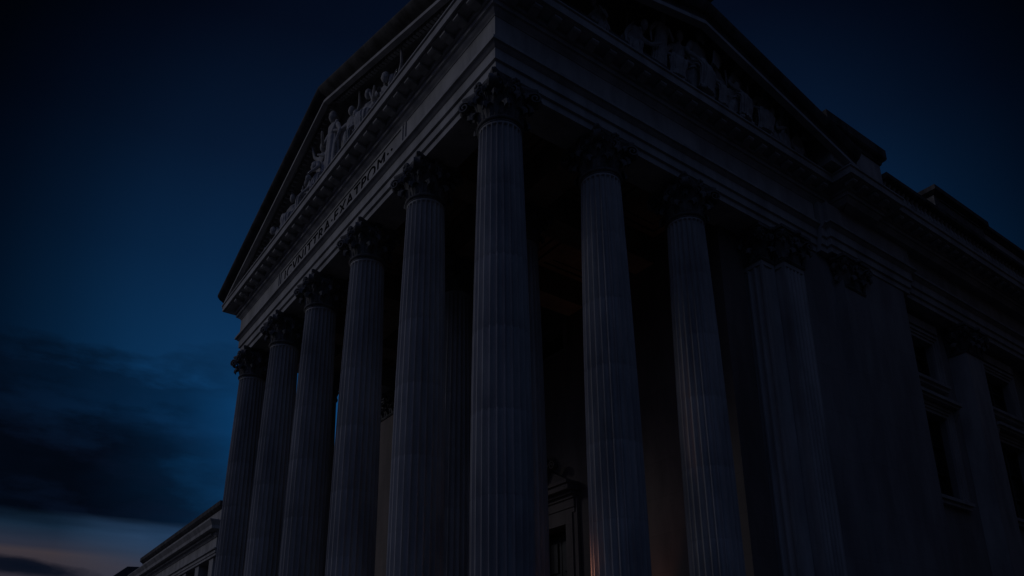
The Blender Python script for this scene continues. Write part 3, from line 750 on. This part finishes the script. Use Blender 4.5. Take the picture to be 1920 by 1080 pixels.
statue('standing','y',3.27,1.64,'slender standing marble figure behind the helmeted sitter in the front gable',('across','down'),1,.3,'bun',.13)
statue('crouching','y',2.62,1.46,'low kneeling marble figure before the feet of the tallest figure of the front gable',('out','lap'),-1,.3,'long',.24)
statue('seated','y',1.93,1.52,'seated marble figure close beside the one with both arms lifted in the front gable',('across','lap'),-1,-.3,'bun',.21)
statue('standing','x',1.19,1.50,'standing marble figure in the back row beside the helmeted one of the flank gable',('across','up'),1,.2,'bun',.13)
statue('standing','x',1.68,1.72,'tall marble figure in the back row looking over the enthroned one of the flank gable',('down','across'),1,.2,'long',.12)
statue('crouching','x',2.18,1.40,'kneeling marble figure in front of the veiled one of the flank gable',('out','lap'),1,-.2,'bun',.25)
statue('standing','x',2.47,1.58,'standing marble figure in the back row right of the veiled one of the flank gable',('across','down'),1,-.3,'bun',.12)
statue('crouching','x',2.79,1.38,'small bent marble figure between the raised elbow and the bent knees in the flank gable',('lap','across'),-1,.2,'long',.25)
statue('reclining','x',.46,1.25,'reclining marble figure at the left end of the flank gable',('prop','lap'),1,.2,'bun',.2)
# ------------------------------------------------------------------ floor floodlights of the portico
def floodlight(x,y,aim,label,power,spot):
    e=empty('floodlight',(x,y,BASE_H),label,'floodlight','floodlights on the portico floor')
    m=MB(); m.box(x-.05,x+.05,y-.04,y+.04,BASE_H,BASE_H+.012); m.box(x-.035,x-.028,y-.012,y+.012,BASE_H+.0121,BASE_H+.07); m.box(x+.028,x+.035,y-.012,y+.012,BASE_H+.0121,BASE_H+.07); m.build('bracket',M['bronze'],e)
    h=MB(); h.lathe([(.012,BASE_H+.03),(.026,BASE_H+.034),(.027,BASE_H+.075),(.03,BASE_H+.078),(.03,BASE_H+.084),(.024,BASE_H+.084),(.024,BASE_H+.078)],20,(x,y)); h.build('housing',M['bronze'],e,40)
    l=MB(); l.lathe([(.0235,BASE_H+.079),(.0235,BASE_H+.082),(.001,BASE_H+.083)],20,(x,y)); l.build('lens',M['lens'],e,40)
    ld=bpy.data.lights.new('lamp','SPOT'); ld.energy=power; ld.color=(1,.40,.26); ld.shadow_soft_size=.12
    ld.spot_size=math.radians(spot); ld.spot_blend=.7
    lo=bpy.data.objects.new('lamp',ld); col.objects.link(lo); lo.parent=e; lo.location=(0,0,.42); 
    lo.rotation_euler=(-(Vector(aim)-Vector((x,y,BASE_H+.1)))).to_track_quat('Z','Y').to_euler()
floodlight(.635,.275,(.918,0,-2.75),'small bronze floodlight glowing warm behind the corner column',2300,42)
floodlight(1.95,1.75,(2.0,1.75,.5),'small bronze floodlight beside the inner columns near the rear wall',420,22)
floodlight(2.12,1.08,(2.41,1.12,-2.3),'small bronze floodlight close to the bare part of the rear wall',380,46)
# ------------------------------------------------------------------ world
w=bpy.data.worlds.new('World'); scene.world=w; w.use_nodes=True
nt=w.node_tree; N=nt.nodes; L=nt.links.new
for n in list(N): N.remove(n)
out=N.new('ShaderNodeOutputWorld'); bg=N.new('ShaderNodeBackground'); L(bg.outputs[0],out.inputs[0])
tc=N.new('ShaderNodeTexCoord'); sp=N.new('ShaderNodeSeparateXYZ'); L(tc.outputs['Generated'],sp.inputs[0])
def math_(op,a,b=None):
    n=N.new('ShaderNodeMath'); n.operation=op
    for i,x in enumerate((a,b)):
        if x is None: continue
        if isinstance(x,(int,float)): n.inputs[i].default_value=x
        else: L(x,n.inputs[i])
    return n.outputs[0]
az=math_('MULTIPLY',math_('ARCTAN2',sp.outputs[1],sp.outputs[0]),180/PI)
el=math_('MULTIPLY',math_('ARCSINE',sp.outputs[2]),180/PI)
def ramp(x,pts,lo,hi):
    r=N.new('ShaderNodeValToRGB'); f=math_('DIVIDE',math_('SUBTRACT',x,lo),hi-lo); L(f,r.inputs[0])
    e=r.color_ramp.elements
    while len(e)<len(pts): e.new(.5)
    for k,(p,c) in enumerate(pts): e[k].position=(p-lo)/(hi-lo); e[k].color=(*c,1) if isinstance(c,tuple) else (c,c,c,1)
    return r.outputs[0]
def mul(a,b,mode='MULTIPLY',f=1.0):
    n=N.new('ShaderNodeMixRGB'); n.blend_type=mode
    if isinstance(f,(int,float)): n.inputs[0].default_value=f
    else: L(f,n.inputs[0])
    for i,x in ((1,a),(2,b)):
        if isinstance(x,tuple): n.inputs[i].default_value=(*x,1)
        else: L(x,n.inputs[i])
    return n.outputs[0]
def s2l(*c): return tuple((v/255/12.92 if v<=10.3 else ((v/255+.055)/1.055)**2.4) for v in c)
# eastern twilight: colour by elevation times a vignette-like darkening away from the view centre
E_=ramp(el,[(-5,s2l(30,60,95)),(9,s2l(24,70,112)),(20,s2l(15,72,124)),(24,s2l(13,53,92)),(31,s2l(10,39,71)),(38,s2l(8,26,51)),(46,s2l(5,14,32)),(60,s2l(2,8,22))],-5,60)
GC=(.53,.714,.458)
dotp=math_('ADD',math_('ADD',math_('MULTIPLY',sp.outputs[0],GC[0]),math_('MULTIPLY',sp.outputs[1],GC[1])),math_('MULTIPLY',sp.outputs[2],GC[2]))
ang=math_('MULTIPLY',math_('ARCCOSINE',dotp),180/PI)
A_=ramp(ang,[(0,1.),(17,1.),(21,.93),(25,.74),(29,.41),(32.3,.21),(35,.10),(39,.06),(48,.045),(100,.04)],0,100)
east=mul(E_,A_)
# clouds low in the east, in stretched noise over azimuth and elevation
def noise(kx,ky,sc,det,rough=.55):
    cb=N.new('ShaderNodeCombineXYZ'); L(math_('MULTIPLY',az,kx),cb.inputs[0]); L(math_('MULTIPLY',el,ky),cb.inputs[1])
    nz=N.new('ShaderNodeTexNoise'); nz.inputs['Scale'].default_value=sc; nz.inputs['Detail'].default_value=det; nz.inputs['Roughness'].default_value=rough; L(cb.outputs[0],nz.inputs['Vector'])
    return math_('SUBTRACT',nz.outputs['Fac'],.5)
n_big=noise(.07,.17,1.6,5); n_fine=noise(.10,.30,1.8,7,.56); n_low=noise(.05,.4,1.5,3)
elt=math_('ADD',el,math_('ADD',math_('MULTIPLY',n_big,5.5),math_('MULTIPLY',n_fine,7.0)))
elb=math_('ADD',el,math_('MULTIPLY',n_low,2.2))
azw=math_('ADD',az,math_('MULTIPLY',n_big,10.0))
azm=ramp(math_('ADD',azw,math_('MULTIPLY',n_fine,6.0)),[(66,0.),(70,.16),(73.5,.52),(77.5,.86),(83,1.),(120,1.)],66,120)
top=ramp(elt,[(10,1.),(18,1.),(19.8,.88),(21.2,.72),(22.4,.70),(23.3,.42),(24.6,0.)],10,26)
bot=ramp(elb,[(11.4,0.),(13.4,1.)],8,16)
bank=mul(mul(top,bot),azm)
bankc=mul(s2l(2,6,15),s2l(5,13,28),'MIX',ramp(math_('ADD',n_fine,math_('MULTIPLY',n_big,.6)),[(-.2,0.),(-.02,.15),(.16,1.),(.3,1.)],-.2,.3))
skyc=mul(east,bankc,'MIX',bank)
low=mul(ramp(elb,[(4,1.),(11.2,1.),(12.4,.62),(13.6,0.)],4,20),ramp(az,[(66,0.),(72,.25),(77,.8),(82,1.),(120,1.)],66,120))
lowc=mul(ramp(el,[(8,s2l(54,52,62)),(10.3,s2l(58,58,70)),(11.3,s2l(46,58,78)),(12.5,s2l(50,74,104))],8,13),ramp(el,[(8,s2l(50,46,54)),(9.5,s2l(46,44,54)),(10.85,s2l(59,53,59)),(11.2,s2l(42,45,59)),(12.5,s2l(27,46,66))],8,13),'MIX',ramp(az,[(79,0.),(84,1.)],70,90))
skyc=mul(skyc,lowc,'MIX',low)
lx=math_('DIVIDE',math_('SUBTRACT',azw,83.9),3.2); ly=math_('DIVIDE',math_('SUBTRACT',math_('ADD',math_('ADD',el,math_('MULTIPLY',n_fine,.9)),math_('MULTIPLY',lx,-.18)),9.85),.55)
lr=math_('ADD',math_('MULTIPLY',lx,lx),math_('MULTIPLY',ly,ly))
lens=ramp(lr,[(0,1.),(.35,.95),(.8,.45),(1.3,0.),(4,0.)],0,4)
skyc=mul(skyc,s2l(9,15,28),'MIX',lens)
# the rest of the sky (overhead, behind and beside the viewer) still holds pale dusk light
west=ramp(el,[(-5,s2l(8,8,11)),(6,s2l(30,31,42)),(20,s2l(88,90,122)),(45,s2l(98,102,140)),(70,s2l(62,68,104)),(90,s2l(24,30,52))],-5,90)
tint=ramp(az,[(-180,(.86,.96,1.)),(-130,(.62,.86,1.)),(-60,(.45,.78,1.)),(100,(1.,.97,.98)),(180,(.95,.97,.98))],-180,180)
west=mul(west,tint)
wm=ramp(az,[(-180,.46),(-150,.36),(-90,.32),(-40,.2),(0,.0),(103,.0),(118,.25),(138,.65),(155,.72),(180,.46)],-180,180)
zen=ramp(el,[(44,0.),(60,1.)],40,65)
wmask=N.new('ShaderNodeMath'); wmask.operation='MAXIMUM'
cw_=wm
full=mul(skyc,west,'MIX',wm)
sky=N.new('ShaderNodeTexSky'); sky.sky_type='NISHITA'; sky.sun_disc=False
SUN_EL,SUN_AZ=math.radians(27),math.radians(137)
sky.sun_elevation=SUN_EL; sky.sun_rotation=PI/2-SUN_AZ
EXPO=4.0
k=2**EXPO/.1
sc_=mul(full,(k,k,k))
tot=mul(sc_,mul(sky.outputs[0],(.0,.0,.0)),'ADD')
L(tot,bg.inputs[0]); bg.inputs[1].default_value=.1
# ------------------------------------------------------------------ sun (broad, soft dusk light), camera
sd=bpy.data.lights.new('sun','SUN'); sd.energy=2.3; sd.angle=math.radians(12); sd.color=(.93,.95,1)
so=bpy.data.objects.new('sun',sd); col.objects.link(so)
sv=Vector((math.cos(SUN_EL)*math.cos(SUN_AZ),math.cos(SUN_EL)*math.sin(SUN_AZ),math.sin(SUN_EL)))
so.rotation_euler=sv.to_track_quat('Z','Y').to_euler(); so.location=(-40,20,40)
cam=bpy.data.cameras.new('camera'); co=bpy.data.objects.new('camera',cam); col.objects.link(co)
C=(-2.6239,-3.6475,-3.9047); YAW,PITCH=.9613,.3325
co.location=W(C)
Fv=Vector((math.cos(PITCH)*math.cos(YAW),math.cos(PITCH)*math.sin(YAW),math.sin(PITCH)))
co.rotation_euler=Fv.to_track_quat('-Z','Y').to_euler()
cam.sensor_width=36; cam.lens=1512.7/1920*36; cam.shift_x=39.3/1920; cam.shift_y=319.2/1920
cam.clip_start=.1; cam.clip_end=6000
scene.camera=co
scene.view_settings.view_transform='Standard'; scene.view_settings.look='None'; scene.view_settings.exposure=-EXPO; scene.view_settings.gamma=1
